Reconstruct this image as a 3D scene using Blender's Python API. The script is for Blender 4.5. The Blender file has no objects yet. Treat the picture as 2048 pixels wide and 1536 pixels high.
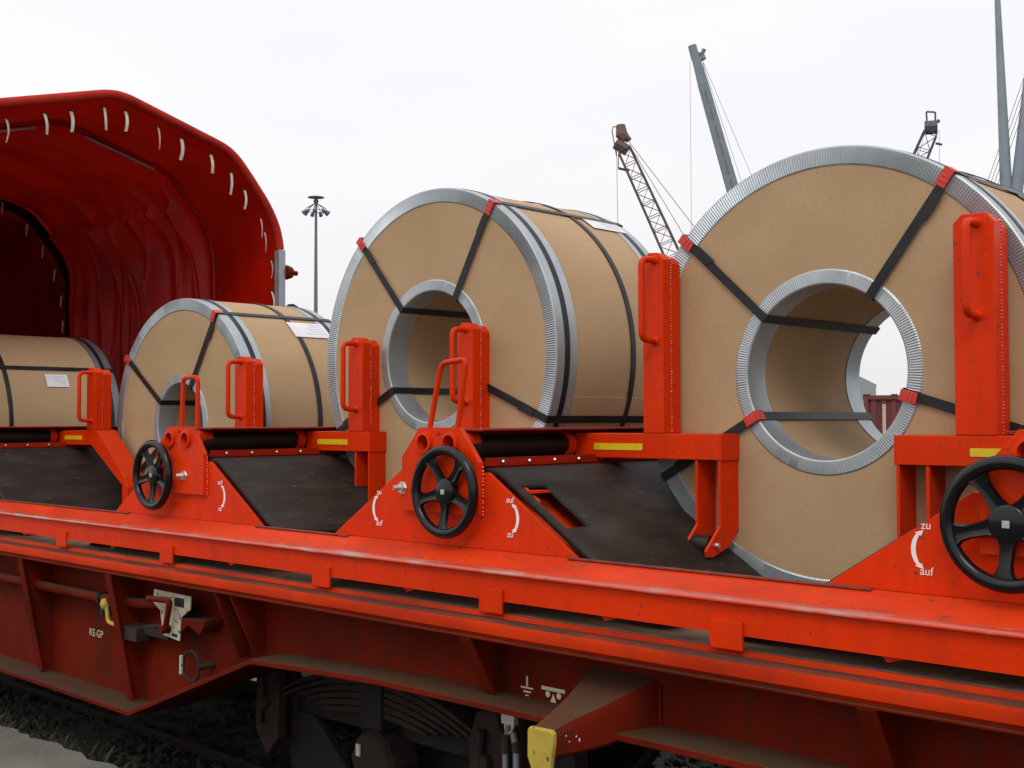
import bpy, bmesh, math, random
from mathutils import Vector, Matrix, noise as mnoise
random.seed(7)
R = math.radians
C = bpy.context.scene.collection
# ------------------------------------------------------------------ camera, sky, sun, exposure
cam_d = bpy.data.cameras.new('camera'); cam = bpy.data.objects.new('camera', cam_d); C.objects.link(cam)
th, pi_, ro, fpx = 0.7617539, 0.0304896, -0.0030268, 2378.9725
r0 = Vector((math.cos(th), math.sin(th), 0)); u0 = Vector((math.sin(th)*math.sin(pi_), -math.cos(th)*math.sin(pi_), math.cos(pi_)))
xc = r0*math.cos(ro) + u0*math.sin(ro); yc = u0*math.cos(ro) - r0*math.sin(ro); zc = xc.cross(yc)
cam.matrix_world = Matrix(((xc.x, yc.x, zc.x, 0), (xc.y, yc.y, zc.y, -2.95), (xc.z, yc.z, zc.z, 0), (0, 0, 0, 1)))
cam_d.sensor_width = 36; cam_d.lens = fpx/2048*36; cam_d.clip_start = .05; cam_d.clip_end = 12000
bpy.context.scene.camera = cam
sc = bpy.context.scene
sc.render.resolution_x = 1024; sc.render.resolution_y = 768
sc.view_settings.view_transform = 'Standard'; sc.view_settings.look = 'None'
sc.view_settings.exposure = 0.0; sc.view_settings.gamma = 1.0

w = bpy.data.worlds.new('World'); sc.world = w; w.use_nodes = True
nt = w.node_tree; nt.nodes.clear()
N = nt.nodes.new; L = nt.links.new
out = N('ShaderNodeOutputWorld')
sky = N('ShaderNodeTexSky'); sky.sky_type = 'NISHITA'; sky.sun_disc = False
SUN_EL, SUN_AZ = R(48), R(-40)        # sun veiled by cloud, behind the viewer's left shoulder
sky.sun_elevation = SUN_EL; sky.sun_rotation = R(215); sky.dust_density = 4.0
bgs = N('ShaderNodeBackground'); bgs.inputs['Strength'].default_value = 0.02
L(sky.outputs[0], bgs.inputs[0])
tc = N('ShaderNodeTexCoord'); sep = N('ShaderNodeSeparateXYZ'); L(tc.outputs['Generated'], sep.inputs[0])
mp = N('ShaderNodeMapping'); mp.inputs['Scale'].default_value = (1.2, 1.2, 3.5); L(tc.outputs['Generated'], mp.inputs[0])
nz = N('ShaderNodeTexNoise'); nz.inputs['Scale'].default_value = 1.6; nz.inputs['Detail'].default_value = 5; L(mp.outputs[0], nz.inputs['Vector'])
cr = N('ShaderNodeValToRGB'); cr.color_ramp.elements[0].position = .32; cr.color_ramp.elements[0].color = (.86, .85, .875, 1)
cr.color_ramp.elements[1].position = .62; cr.color_ramp.elements[1].color = (.93, .91, .92, 1); L(nz.outputs[0], cr.inputs[0])
ma = N('ShaderNodeMath'); ma.operation = 'MULTIPLY_ADD'; ma.inputs[1].default_value = .35; ma.inputs[2].default_value = .93; ma.use_clamp = False
mx = N('ShaderNodeMath'); mx.operation = 'MAXIMUM'; mx.inputs[1].default_value = 0; L(sep.outputs[2], mx.inputs[0]); L(mx.outputs[0], ma.inputs[0])
bgc = N('ShaderNodeBackground'); L(cr.outputs[0], bgc.inputs[0]); L(ma.outputs[0], bgc.inputs[1])
ad = N('ShaderNodeAddShader'); L(bgs.outputs[0], ad.inputs[0]); L(bgc.outputs[0], ad.inputs[1]); L(ad.outputs[0], out.inputs[0])
sd = bpy.data.lights.new('sun', 'SUN'); sd.energy = 0.9; sd.angle = R(25); sd.color = (1, .96, .9)
so = bpy.data.objects.new('sun', sd); C.objects.link(so)
sv = Vector((math.sin(R(35))*math.cos(SUN_EL), -math.cos(R(35))*math.cos(SUN_EL), math.sin(SUN_EL)))
so.rotation_euler = sv.to_track_quat('Z', 'Y').to_euler(); so.location = (5, -20, 20)

# ------------------------------------------------------------------ materials
def mat(name, col, rough=.5, metal=0.0, col2=None, nscale=6, lo=.4, hi=.65, bump=0, bscale=60, dust=0, dustcol=(.17, .125, .085), chips=0,
        chipcol=(.12, .05, .03), spec=.5, stretch=(1, 1, 1), coat=0, speck=None, trans=0, detail=6, streak=0, streakcol=(.10, .035, .02)):
    m = bpy.data.materials.new(name); m.use_nodes = True
    t = m.node_tree; t.nodes.clear(); n = t.nodes.new; l = t.links.new
    o = n('ShaderNodeOutputMaterial'); p = n('ShaderNodeBsdfPrincipled'); l(p.outputs[0], o.inputs[0])
    p.inputs['Roughness'].default_value = rough; p.inputs['Metallic'].default_value = metal
    p.inputs['Specular IOR Level'].default_value = spec
    p.inputs['Coat Weight'].default_value = coat; p.inputs['Coat Roughness'].default_value = .12
    g = n('ShaderNodeNewGeometry')
    mpn = n('ShaderNodeMapping'); mpn.inputs['Scale'].default_value = stretch; l(g.outputs['Position'], mpn.inputs[0])
    V = mpn.outputs[0]
    def nois(s, d=detail, rgh=.55):
        x = n('ShaderNodeTexNoise'); x.inputs['Scale'].default_value = s; x.inputs['Detail'].default_value = d; x.inputs['Roughness'].default_value = rgh
        l(V, x.inputs['Vector']); return x.outputs[0]
    def ramp(src, a, b):
        x = n('ShaderNodeMapRange'); x.inputs['From Min'].default_value = a; x.inputs['From Max'].default_value = b; l(src, x.inputs[0]); return x.outputs[0]
    def mix(f, a, b):
        x = n('ShaderNodeMix'); x.data_type = 'RGBA'
        if isinstance(f, float): x.inputs[0].default_value = f
        else: l(f, x.inputs[0])
        for s, v in ((6, a), (7, b)):
            if isinstance(v, tuple): x.inputs[s].default_value = (*v, 1)
            else: l(v, x.inputs[s])
        return x.outputs[2]
    c = tuple(col)
    if col2: c = mix(ramp(nois(nscale), lo, hi), c, tuple(col2))
    if speck: c = mix(ramp(nois(speck[0], 2), speck[1], speck[1]+.06), c, tuple(speck[2]))
    if streak:
        mp2 = n('ShaderNodeMapping'); mp2.inputs['Scale'].default_value = (9, 9, 1.3); l(g.outputs['Position'], mp2.inputs[0])
        x2 = n('ShaderNodeTexNoise'); x2.inputs['Scale'].default_value = 1.6; x2.inputs['Detail'].default_value = 7; x2.inputs['Roughness'].default_value = .65; l(mp2.outputs[0], x2.inputs['Vector'])
        mr = n('ShaderNodeMapRange'); mr.inputs['From Min'].default_value = .50; mr.inputs['From Max'].default_value = .80; mr.inputs['To Max'].default_value = streak; l(x2.outputs[0], mr.inputs[0])
        c = mix(mr.outputs[0], c, tuple(streakcol))
    if chips:
        f = ramp(nois(38, 8, .7), .72-chips*.12, .76-chips*.12); c = mix(f, c, tuple(chipcol))
    if dust:
        sx = n('ShaderNodeSeparateXYZ'); l(g.outputs['Normal'], sx.inputs[0])
        up = ramp(sx.outputs[2], .45, .95); a = n('ShaderNodeMath'); a.operation = 'MULTIPLY'; l(up, a.inputs[0])
        b = n('ShaderNodeMapRange'); b.inputs['From Min'].default_value = .25; b.inputs['From Max'].default_value = .6; b.inputs['To Min'].default_value = dust*.55; b.inputs['To Max'].default_value = dust
        l(nois(9), b.inputs[0]); l(b.outputs[0], a.inputs[1]); c = mix(a.outputs[0], c, tuple(dustcol))
        rr = n('ShaderNodeMapRange'); rr.inputs['To Min'].default_value = rough; rr.inputs['To Max'].default_value = .85; l(a.outputs[0], rr.inputs[0]); l(rr.outputs[0], p.inputs['Roughness'])
    if isinstance(c, tuple): p.inputs['Base Color'].default_value = (*c, 1)
    else: l(c, p.inputs['Base Color'])
    if bump:
        bn = n('ShaderNodeBump'); bn.inputs['Strength'].default_value = bump; bn.inputs['Distance'].default_value = .01
        l(nois(bscale, 4), bn.inputs['Height']); l(bn.outputs[0], p.inputs['Normal'])
    if trans:
        tr = n('ShaderNodeBsdfTranslucent')
        if isinstance(c, tuple): tr.inputs[0].default_value = (*c, 1)
        else: l(c, tr.inputs[0])
        ms = n('ShaderNodeMixShader'); ms.inputs[0].default_value = trans; l(p.outputs[0], ms.inputs[1]); l(tr.outputs[0], ms.inputs[2]); l(ms.outputs[0], o.inputs[0])
    return m
RED = (.70, .033, .0006)
M = {}
M['red'] = mat('red_paint', RED, .36, col2=(.60, .028, .0006), nscale=3, dust=.4, dustcol=(.28, .06, .02), chips=.85, bump=.12, bscale=40, coat=.02, spec=.12, streak=.35, streakcol=(.19, .026, .008))
M['ridge_red'] = mat('grimy_ridge_paint', (.36, .014, .003), .45, col2=(.22, .012, .005), nscale=7, dust=.8, dustcol=(.10, .04, .025), chips=1.0, spec=.2, stretch=(1, .4, 1))
M['gloss_red'] = mat('glossy_weld_paint', (.74, .03, .004), .14, coat=.8)
M['rail_red'] = mat('rail_red_paint', (.72, .038, .0008), .45, col2=(.54, .023, .001), nscale=5, dust=.25, dustcol=(.3, .06, .025), chips=.9, bump=.12, bscale=30, coat=.02, spec=.12, stretch=(.4, 1, 1), streak=.6, streakcol=(.17, .03, .012))
M['worn'] = mat('worn_red_edge_glint', (.64, .04, .006), .3, col2=(.42, .28, .24), nscale=14, lo=.5, hi=.62, stretch=(.25, 1, 1), chips=.8, dust=.5, dustcol=(.16, .07, .045), coat=.6)  # pale streaks: scuffs plus the sky highlight painted into the colour
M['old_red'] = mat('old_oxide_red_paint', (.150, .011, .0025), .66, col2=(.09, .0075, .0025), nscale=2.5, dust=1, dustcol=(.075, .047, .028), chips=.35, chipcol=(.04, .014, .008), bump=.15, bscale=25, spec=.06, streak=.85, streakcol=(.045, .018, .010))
M['sill_red'] = mat('sill_red_paint', (.52, .030, .001), .55, col2=(.32, .018, .002), nscale=4, dust=1, dustcol=(.062, .036, .024), chips=.5, bump=.1, bscale=30, stretch=(.4, 1, 1), spec=.07, streak=.5, streakcol=(.12, .03, .015))
M['tarp'] = mat('red_tarpaulin', (.44, .009, .002), .40, col2=(.32, .006, .0015), nscale=2.2, bump=.15, bscale=20, trans=.14, coat=0, spec=.22)
M['tarp_edge'] = mat('red_tarpaulin_edge', (.42, .018, .006), .6, spec=.2, col2=(.30, .012, .006), nscale=6, bump=.15, bscale=25)
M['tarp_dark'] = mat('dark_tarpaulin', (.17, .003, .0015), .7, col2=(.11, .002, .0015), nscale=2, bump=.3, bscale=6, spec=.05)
M['black'] = mat('black_enamel', (.004, .004, .005), .2, coat=.12, spec=.3, bump=.04, bscale=30)
M['strap'] = mat('black_steel_strap', (.008, .008, .010), .42, col2=(.016, .016, .02), nscale=12, spec=.3)
M['rubber'] = mat('black_rubber', (.018, .0125, .010), .58, col2=(.040, .027, .020), nscale=11, lo=.45, hi=.75, bump=.3, bscale=30, chips=.8, chipcol=(.09, .062, .045), stretch=(1, .35, 1), spec=.22)
M['sleeve'] = mat('black_sleeve', (.009, .007, .007), .45, col2=(.018, .015, .015), nscale=7, spec=.3, bump=.15, bscale=50)
M['card'] = mat('brown_hardboard', (.465, .316, .182), .75, col2=(.395, .260, .140), nscale=3.5, lo=.3, hi=.7, speck=(300, .57, (.37, .235, .115)), spec=.25, chips=.12, chipcol=(.20, .12, .06), bump=.05, bscale=140)
M['card2'] = mat('brown_hardboard_wrap', (.465, .316, .182), .75, col2=(.395, .260, .140), nscale=3.5, lo=.3, hi=.7, speck=(300, .57, (.37, .235, .115)), spec=.25, chips=.12, chipcol=(.20, .12, .06), bump=.05, bscale=140, stretch=(1, .4, 1))
M['zinc'] = mat('galvanised_steel', (.43, .47, .49), .42, .6, col2=(.36, .40, .42), nscale=9, lo=.35, hi=.65)
M['zinc_shaded'] = mat('shaded_galvanised_band', (.20, .21, .23), .5, .5, col2=(.15, .16, .18), nscale=4, lo=.35, hi=.65)  # darker zinc copy, shade inside the hood painted into the colour
M['clip'] = mat('red_plastic', (.62, .035, .02), .4, col2=(.48, .03, .02), nscale=30)
M['yellow'] = mat('yellow_reflector', (.72, .50, .01), .4, col2=(.62, .42, .01), nscale=20)
M['oldyellow'] = mat('old_yellow_paint', (.50, .36, .04), .6, col2=(.38, .27, .035), nscale=9, chips=.9, chipcol=(.06, .04, .02))
M['cream'] = mat('chipped_cream_paint', (.52, .49, .36), .6, col2=(.40, .35, .22), nscale=12, chips=1.3, chipcol=(.05, .03, .02))
M['white'] = mat('white_paint', (.80, .78, .74), .6)
M['mark'] = mat('stencil_paint', (.55, .50, .34), .7, chips=.5, chipcol=(.3, .05, .03))
M['paper'] = mat('white_paper', (.74, .73, .75), .5, col2=(.68, .66, .70), nscale=12)
M['ink'] = mat('grey_print', (.35, .33, .36), .6)
M['bolt'] = mat('bright_zinc_bolt', (.62, .60, .55), .35, .8)
M['rust'] = mat('rusty_dark_steel', (.018, .009, .006), .85, col2=(.034, .014, .008), nscale=9, dust=.7, dustcol=(.024, .017, .011), bump=.4, bscale=30)
M['pad'] = mat('rusty_edge_strip', (.26, .04, .02), .6, col2=(.09, .03, .022), nscale=20, chips=1)
M['dark'] = mat('grimy_dark_steel', (.010, .008, .007), .85, col2=(.018, .013, .010), nscale=8, bump=.3, bscale=20)
M['ribbon'] = mat('white_webbing', (.66, .64, .54), .7, col2=(.5, .46, .38), nscale=10)
M['alu'] = mat('grey_steel_post', (.36, .37, .40), .45, .4, col2=(.30, .31, .34), nscale=6)
M['asphalt'] = mat('grey_pavement', (.135, .132, .112), .9, col2=(.085, .082, .068), nscale=2.5, lo=.35, hi=.65, speck=(90, .62, (.17, .165, .14)), bump=.5, bscale=60)
M['dirt'] = mat('dark_track_dirt', (.022, .018, .013), .95, col2=(.016, .018, .010), nscale=1.7, speck=(40, .62, (.10, .09, .07)), bump=.8, bscale=25)
M['field'] = mat('quay_ground', (.16, .155, .14), .95, col2=(.10, .10, .085), nscale=.3)
M['stone'] = mat('ballast_stone', (.025, .021, .017), .9, col2=(.055, .047, .036), nscale=11, lo=.4, hi=.65, bump=.3, bscale=40)
M['leafg'] = mat('weed_green', (.035, .045, .015), .7, col2=(.06, .05, .025), nscale=10)
M['railtop'] = mat('polished_rail', (.72, .71, .69), .45, .5)
M['crane_grey'] = mat('hazed_grey_crane_paint', (.20, .24, .27), .6, col2=(.16, .19, .215), nscale=.6, lo=.3, hi=.7)  # grey raised so the colour itself carries the distance haze
M['crane_pale'] = mat('pale_grey_crane_paint', (.24, .28, .33), .6, col2=(.19, .23, .27), nscale=.4, lo=.3, hi=.7)
M['crane_brown'] = mat('rusty_brown_crane', (.16, .085, .055), .7, col2=(.09, .07, .065), nscale=.4, lo=.35, hi=.65)
M['crane_dark'] = mat('dark_crane_steel', (.07, .08, .10), .6)
M['cable'] = mat('steel_cable', (.16, .17, .18), .5)
M['mast'] = mat('grey_mast', (.13, .15, .17), .6)
M['container'] = mat('maroon_container_paint', (.16, .028, .024), .6, col2=(.12, .025, .022), nscale=1.5)
M['shed'] = mat('grey_sheet_metal', (.26, .30, .30), .6)
M['wire'] = mat('grey_wire_rope', (.20, .21, .23), .5, .4)

# ------------------------------------------------------------------ mesh helpers
class MB:
    def __init__(s): s.b = bmesh.new()
    def face(s, pts):
        try: return s.b.faces.new([s.b.verts.new(p) for p in pts])
        except ValueError: return None
    def prism(s, poly, ax, a, b):
        f = {'y': lambda u, v, t: (u, t, v), 'x': lambda u, v, t: (t, u, v), 'z': lambda u, v, t: (u, v, t)}[ax]
        A = [s.b.verts.new(f(u, v, a)) for u, v in poly]; B = [s.b.verts.new(f(u, v, b)) for u, v in poly]
        s.b.faces.new(A); s.b.faces.new(B[::-1])
        n = len(A)
        for i in range(n): s.b.faces.new((A[i], B[i], B[(i+1) % n], A[(i+1) % n]))
        return s
    def box(s, x0, x1, y0, y1, z0, z1): return s.prism([(x0, z0), (x1, z0), (x1, z1), (x0, z1)], 'y', y0, y1)
    def quadstrip(s, ra, rb, close=False):
        n = len(ra)
        for i in range(n if close else n-1):
            j = (i+1) % n; s.b.faces.new((ra[i], ra[j], rb[j], rb[i]))
    def tube(s, pts, r, seg=10, closed=False, caps=True, radii=None):
        P = [Vector(p) for p in pts]; n = len(P); rings = []; up = None
        for i, p in enumerate(P):
            if closed: d = (P[(i+1) % n]-P[i-1])
            else: d = P[min(i+1, n-1)]-P[max(i-1, 0)]
            d.normalize()
            if up is None: up = Vector((0, 0, 1)) if abs(d.z) < .9 else Vector((1, 0, 0))
            a = d.cross(up).normalized(); up2 = a.cross(d).normalized(); up = up2
            rr = radii[i] if radii else r
            rings.append([s.b.verts.new(p + a*math.cos(2*math.pi*k/seg)*rr + up2*math.sin(2*math.pi*k/seg)*rr) for k in range(seg)])
        for i in range(n if closed else n-1): s.quadstrip(rings[i], rings[(i+1) % n], True)
        if caps and not closed: s.b.faces.new(rings[0][::-1]); s.b.faces.new(rings[-1])
        return s
    def lathe(s, prof, c, ax='y', seg=32, closed=False):
        """prof: (radius, along-axis) ; c centre"""
        rings = []
        for k in range(seg):
            t = 2*math.pi*k/seg; co, si = math.cos(t), math.sin(t)
            f = {'y': lambda r, a: (c[0]+r*co, c[1]+a, c[2]+r*si), 'x': lambda r, a: (c[0]+a, c[1]+r*co, c[2]+r*si), 'z': lambda r, a: (c[0]+r*co, c[1]+r*si, c[2]+a)}[ax]
            rings.append([s.b.verts.new(f(r, a)) for r, a in prof])
        for k in range(seg): s.quadstrip(rings[k], rings[(k+1) % seg], closed)
        return s
    def mesh(s, name, m, org=(0, 0, 0), smooth=None):
        bmesh.ops.recalc_face_normals(s.b, faces=s.b.faces)
        me = bpy.data.meshes.new(name)
        bmesh.ops.translate(s.b, verts=s.b.verts, vec=-Vector(org))
        s.b.to_mesh(me); s.b.free()
        me.materials.append(M[m] if isinstance(m, str) else m)
        if smooth is not None:
            me.set_sharp_from_angle(angle=R(smooth))
            for p in me.polygons: p.use_smooth = True
        return me
def origin(o):
    v = Vector((0, 0, 0))
    while o: v += o.location; o = o.parent
    return v
def part(name, mb, m, parent, smooth=None, bevel=0, label=None, kind=None):
    me = mb.mesh(name, m, origin(parent) if parent else (0, 0, 0), smooth)
    o = bpy.data.objects.new(name, me); C.objects.link(o); o.parent = parent
    if bevel:
        b = o.modifiers.new('bevel', 'BEVEL'); b.width = bevel; b.segments = 2; b.limit_method = 'ANGLE'; b.angle_limit = R(40); b.harden_normals = False
    if label: o['label'] = label
    if kind: o['kind'] = kind
    return o
def thing(name, loc, label, cat, group=None):
    o = bpy.data.objects.new(name, None); o.empty_display_size = .1; C.objects.link(o); o.location = loc
    o['label'] = label; o['category'] = cat
    if group: o['group'] = group
    return o
def struct(name, mb, m, smooth=None):
    o = part(name, mb, m, None, smooth); o['kind'] = 'structure'; return o
def bend(pts, r=.03, n=5):
    """round the corners of a polyline"""
    P = [Vector(p) for p in pts]; o = [P[0]]
    for i in range(1, len(P)-1):
        a, b, c = P[i-1], P[i], P[i+1]
        d1 = min(r, (a-b).length*.49); d2 = min(r, (c-b).length*.49)
        s = b+(a-b).normalized()*d1; e = b+(c-b).normalized()*d2
        for k in range(n+1):
            t = k/n; o.append(s*(1-t)**2 + b*2*t*(1-t) + e*t*t)
    o.append(P[-1]); return o
def plate_holes(outer, holes, y0, y1, seg=20):
    """XZ plate with round holes, y0 front, y1 back"""
    mb = MB(); b = mb.b
    def loop(pts):
        vs = [b.verts.new((x, y0, z)) for x, z in pts]
        return [b.edges.new((vs[i], vs[(i+1) % len(vs)])) for i in range(len(vs))]
    ed = loop(outer)
    for (x, z, r) in holes: ed += loop([(x+r*math.cos(2*math.pi*k/seg), z+r*math.sin(2*math.pi*k/seg)) for k in range(seg)])
    bmesh.ops.triangle_fill(b, use_beauty=True, use_dissolve=False, edges=ed)
    g = bmesh.ops.extrude_face_region(b, geom=list(b.faces))
    bmesh.ops.translate(b, verts=[v for v in g['geom'] if isinstance(v, bmesh.types.BMVert)], vec=(0, y1-y0, 0))
    return mb
def text(name, body, size, loc, parent, m, rot=(R(90), 0, 0), align='CENTER'):
    cu = bpy.data.curves.new(name, 'FONT'); cu.body = body; cu.size = size; cu.align_x = align; cu.extrude = .0006; cu.resolution_u = 3
    t = bpy.data.objects.new(name, cu); C.objects.link(t); bpy.context.view_layer.update()
    me = bpy.data.meshes.new_from_object(t.evaluated_get(bpy.context.evaluated_depsgraph_get()))
    bpy.data.objects.remove(t); me.name = name; me.materials.clear(); me.materials.append(M[m])
    o = bpy.data.objects.new(name, me); C.objects.link(o); o.parent = parent
    o.location = Vector(loc)-origin(parent); o.rotation_euler = rot
    return o

# ------------------------------------------------------------------ ground, pavement, track
mb = MB()
ys = [(-6000, -1.52), (-.75, -1.52), (-.35, -1.58), (.05, -1.80), (.55, -1.82), (.62, -1.84), (.8, -1.9), (2.6, -1.92), (3.2, -1.66), (6000, -1.6)]
xs = [-6000, -40] + [-20+i*.25 for i in range(0, 113)] + [40, 6000]
grid = []
for x in xs:
    row = []
    for y, z in ys:
        dz = 0
        if -20 < x < 8 and -.4 < y < 3.3: dz = .05*mnoise.noise(Vector((x*1.3, y*2, 0)))
        row.append(mb.b.verts.new((x, y, z+dz)))
    grid.append(row)
for i in range(len(grid)-1): mb.quadstrip(grid[i], grid[i+1])
g = struct('ground', mb, 'dirt', 60)
g.data.materials.append(M['field'])
for p in g.data.polygons:
    if p.center.y > 4 or p.center.y < -1 or abs(p.center.x) > 30: p.material_index = 1
# broken edged pavement
mb = MB()
edge = []
x = -14
while x < 6:
    edge.append((x, -.42 + .09*mnoise.noise(Vector((x*1.1, 3, 0))) + .05*mnoise.noise(Vector((x*5.5, 9, 0))) + .025*mnoise.noise(Vector((x*17, 9, 4))))); x += .06
poly = [(-60, -.42)] + edge + [(40, -.42), (40, -30), (-60, -30)]
mb.prism(poly, 'z', -1.512, -1.485)
struct('pavement', mb, 'asphalt')
# loose ballast
def stones(n, fx, name, label, smin, smax):
    b = bmesh.new(); bmesh.ops.create_icosphere(b, subdivisions=1, radius=1); base = [v.co.copy() for v in b.verts]; fcs = [[v.index for v in f.verts] for f in b.faces]; b.free()
    V, F = [], []
    for i in range(n):
        x, y, z = fx(); s = random.triangular(smin, smax, smin*1.6); e = Matrix.Rotation(random.uniform(0, 6.3), 3, Vector((random.uniform(-1, 1), random.uniform(-1, 1), 1)).normalized())
        sx, sy, sz = s*random.uniform(.7, 1.3), s*random.uniform(.7, 1.2), s*random.uniform(.5, .9); o = len(V)
        for v in base:
            k = 1+random.uniform(-.22, .22); q = e @ Vector((v.x*sx*k, v.y*sy*k, v.z*sz*k)); V.append((x+q.x, y+q.y, z+q.z))
        F += [[a+o for a in f] for f in fcs]
    me = bpy.data.meshes.new(name); me.from_pydata(V, [], F); me.materials.append(M['stone'])
    o = bpy.data.objects.new(name, me); C.objects.link(o); o['kind'] = 'stuff'; o['label'] = label; o['category'] = 'ballast'
def gz(y):
    for (a, za), (b, zb) in zip(ys, ys[1:]):
        if a <= y <= b: return za+(zb-za)*(y-a)/(b-a)
def fx():
    y = random.uniform(-.35, 2.9); return random.uniform(-11, 0), y, gz(y)+random.uniform(-.015, .015)
stones(16000, fx, 'ballast', 'dark dirty track ballast stones under the wagon', .008, .042)
# weeds along the pavement edge
mb = MB()
for i in range(190):
    cx = random.choice([-7.4, -6.6, -5.9, -5.4, -8.5]) + random.gauss(0, .3); cy = random.uniform(-.38, .15); z = gz(cy)
    h = random.uniform(.04, .14); a = random.uniform(0, 6.3); dx, dy = math.cos(a)*.03, math.sin(a)*.03; t = random.uniform(-.05, .05)
    A = (cx-dy*.08, cy+dx*.08, z); B = (cx+dy*.08, cy-dx*.08, z)
    mb.face([A, B, (cx+dx+t*.4, cy+dy, z+h*.7)]); mb.face([B, (cx+dx*2.2+t, cy+dy*2.2, z+h), (cx+dx+t*.4, cy+dy, z+h*.7)])
o = part('weeds', mb, 'leafg', None, kind='stuff'); o['label'] = 'sparse weeds growing along the broken pavement edge'; o['category'] = 'weeds'
# rails and sleepers
for y, lab in ((.65, 'near rail of the track, partly buried in dirt under the wagon'), (1.85, 'far rail of the track with shiny top showing under the wagon')):
    t = thing('railway_rail', (-5, y, -1.95), lab, 'rail', 'rails of the track')
    mb = MB().prism([(y-.055, -1.95), (y+.055, -1.95), (y+.055, -1.94), (y+.01, -1.925), (y+.01, -1.84), (y+.03, -1.83), (y+.03, -1.805), (y-.03, -1.805), (y-.03, -1.83), (y-.01, -1.84), (y-.01, -1.925), (y-.055, -1.94)], 'x', -40, 25)
    part('web', mb, 'rust', t)
    part('running_surface', MB().box(-40, 25, y-.027, y+.027, -1.805, -1.80), 'railtop' if y > 1 else 'rust', t)

# ------------------------------------------------------------------ the freight wagon
W = thing('freight_wagon', (-4, 1.25, -1.8), 'long orange-red coil-carrying railway wagon with a folded red tarpaulin hood', 'railway wagon')
XL, XR = -13.0, 3.2
YF = 2.5                                  # mirrored far side: y -> 2.5 - y
def far(poly): return [(YF-u, v) for u, v in poly][::-1]
# side rail: strip, lip, fascia
strip = [(-.052, -.520), (.056, -.52), (.056, -.459), (.050, -.459), (-.052, -.503)]
lip = [(-.0525, -.502), (-.068, -.505), (-.075, -.508), (-.078, -.513), (-.077, -.518), (-.070, -.5215), (-.0525, -.5215)]
fascia = [(-.058, -.522), (-.058, -.611), (-.044, -.611), (-.044, -.522)]
for fl in (0, 1):
    q = far if fl else (lambda p: p)
    part('rail_strip', MB().prism(q(strip), 'x', XL, XR), 'rail_red', W)
    part('rail_lip', MB().prism(q(lip), 'x', XL, XR), 'worn', W, smooth=50, label=None if fl else 'scuffed lip with a painted-on highlight running along the wagon side')
    part('fascia', MB().prism(q(fascia), 'x', XL, XR), 'red', W)
    sill = [(.35, -.66), (-.030, -.660), (-.035, -.654), (-.045, -.654), (-.052, -.670), (-.098, -.671), (-.104, -.663), (-.122, -.663), (-.136, -.670), (-.141, -.680),
            (-.141, -.708), (-.128, -.716), (-.124, -.722), (-.136, -.727), (-.128, -.734), (.35, -.734)]
    part('sill', MB().prism(q(sill), 'x', XL, XR), 'sill_red', W, smooth=35)
    # fish-bellied web and its bottom flange
    prof = [(XL, -1.36), (-5.20, -1.385), (-4.20, -1.005), (-3.9, -.990), (-3.4, -.968), (XR, -.957)]
    web = [(XL, -.73), (XR, -.73)] + [(x, z+.01) for x, z in prof[::-1]]
    y = YF-.05 if fl else .05
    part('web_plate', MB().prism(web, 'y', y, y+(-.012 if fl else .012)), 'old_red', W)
    mb = MB()
    for (x0, z0), (x1, z1) in zip(prof, prof[1:]):
        pass
    a0, a1 = (YF+.12, YF-.22) if fl else (-.12, .22)
    mb.prism([(x, z) for x, z in prof] + [(x, z+.022) for x, z in prof[::-1]], 'y', a0, a1)
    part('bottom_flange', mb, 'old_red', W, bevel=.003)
part('rail_pad', MB().box(-2.60, -1.52, 0.036, .0565, -.4600, -.4555), 'pad', W, label='rusty wear strip at the foot of the near cradle')
part('rail_pad', MB().box(-4.40, -3.76, 0.036, .0565, -.4600, -.4555), 'pad', W)
part('rail_pad', MB().box(-7.3, -5.50, 0.036, .0565, -.4600, -.4555), 'pad', W)
# tabs hanging from the fascia, gussets between
for x in (-10.1, -9.05, -8.0, -7.0, -6.01, -4.96, -3.795, -2.855, -1.912, -.9, .15, 1.2, 2.2):
    part('mounting_tab', MB().box(x-.055, x+.055, -.068, -.0585, -.653, -.572), 'red', W, bevel=.002)
    part('gusset', MB().prism([(.04, -.617), (.30, -.617), (.30, -.655)], 'x', x+.065, x+.075), 'red', W) if 0 else None
    part('gusset', MB().prism([(x+.45, -.611), (x+.54, -.611), (x+.47, -.632)], 'y', -.03, -.02), 'red', W)
M['shelf'] = mat('lightened_sandy_dust', (.30, .21, .135), .95, col2=(.20, .13, .08), nscale=6, bump=.3, bscale=60)  # dust, its colour lightened in place of light missing under the fascia
part('dust_layer', MB().box(XL, XR, -.024, .34, -.659, -.655), 'shelf', W)
part('deck_plate', MB().box(XL, XR, .36, 2.14, -.655, -.640), 'dark', W)
part('under_deck', MB().box(XL, XR, .45, 2.05, -.95, -.74), 'dark', W)
# stiffeners of the web
for x in (-9.3, -7.8, -6.35, -5.38, -4.456, -4.342, -2.913, -1.45, .1):
    zb = -1.352 if x < -5 else (-1.03 if x < -4.4 else (-.995 if x < -4 else -.942))
    yb, yt = -.005, -.128
    mb = MB().prism([(yt, -.735), (.05, -.735), (.05, zb), (yb, zb)], 'x', x-.006, x+.006)
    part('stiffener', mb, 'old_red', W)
    if x < -5 or x > -3:
        wd = .027
        part('stiffener_flange', MB().prism([(yt-.008, -.735), (yt, -.735), (yb, zb), (yb-.008, zb)], 'x', x-wd, x+wd), 'old_red', W)
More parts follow.
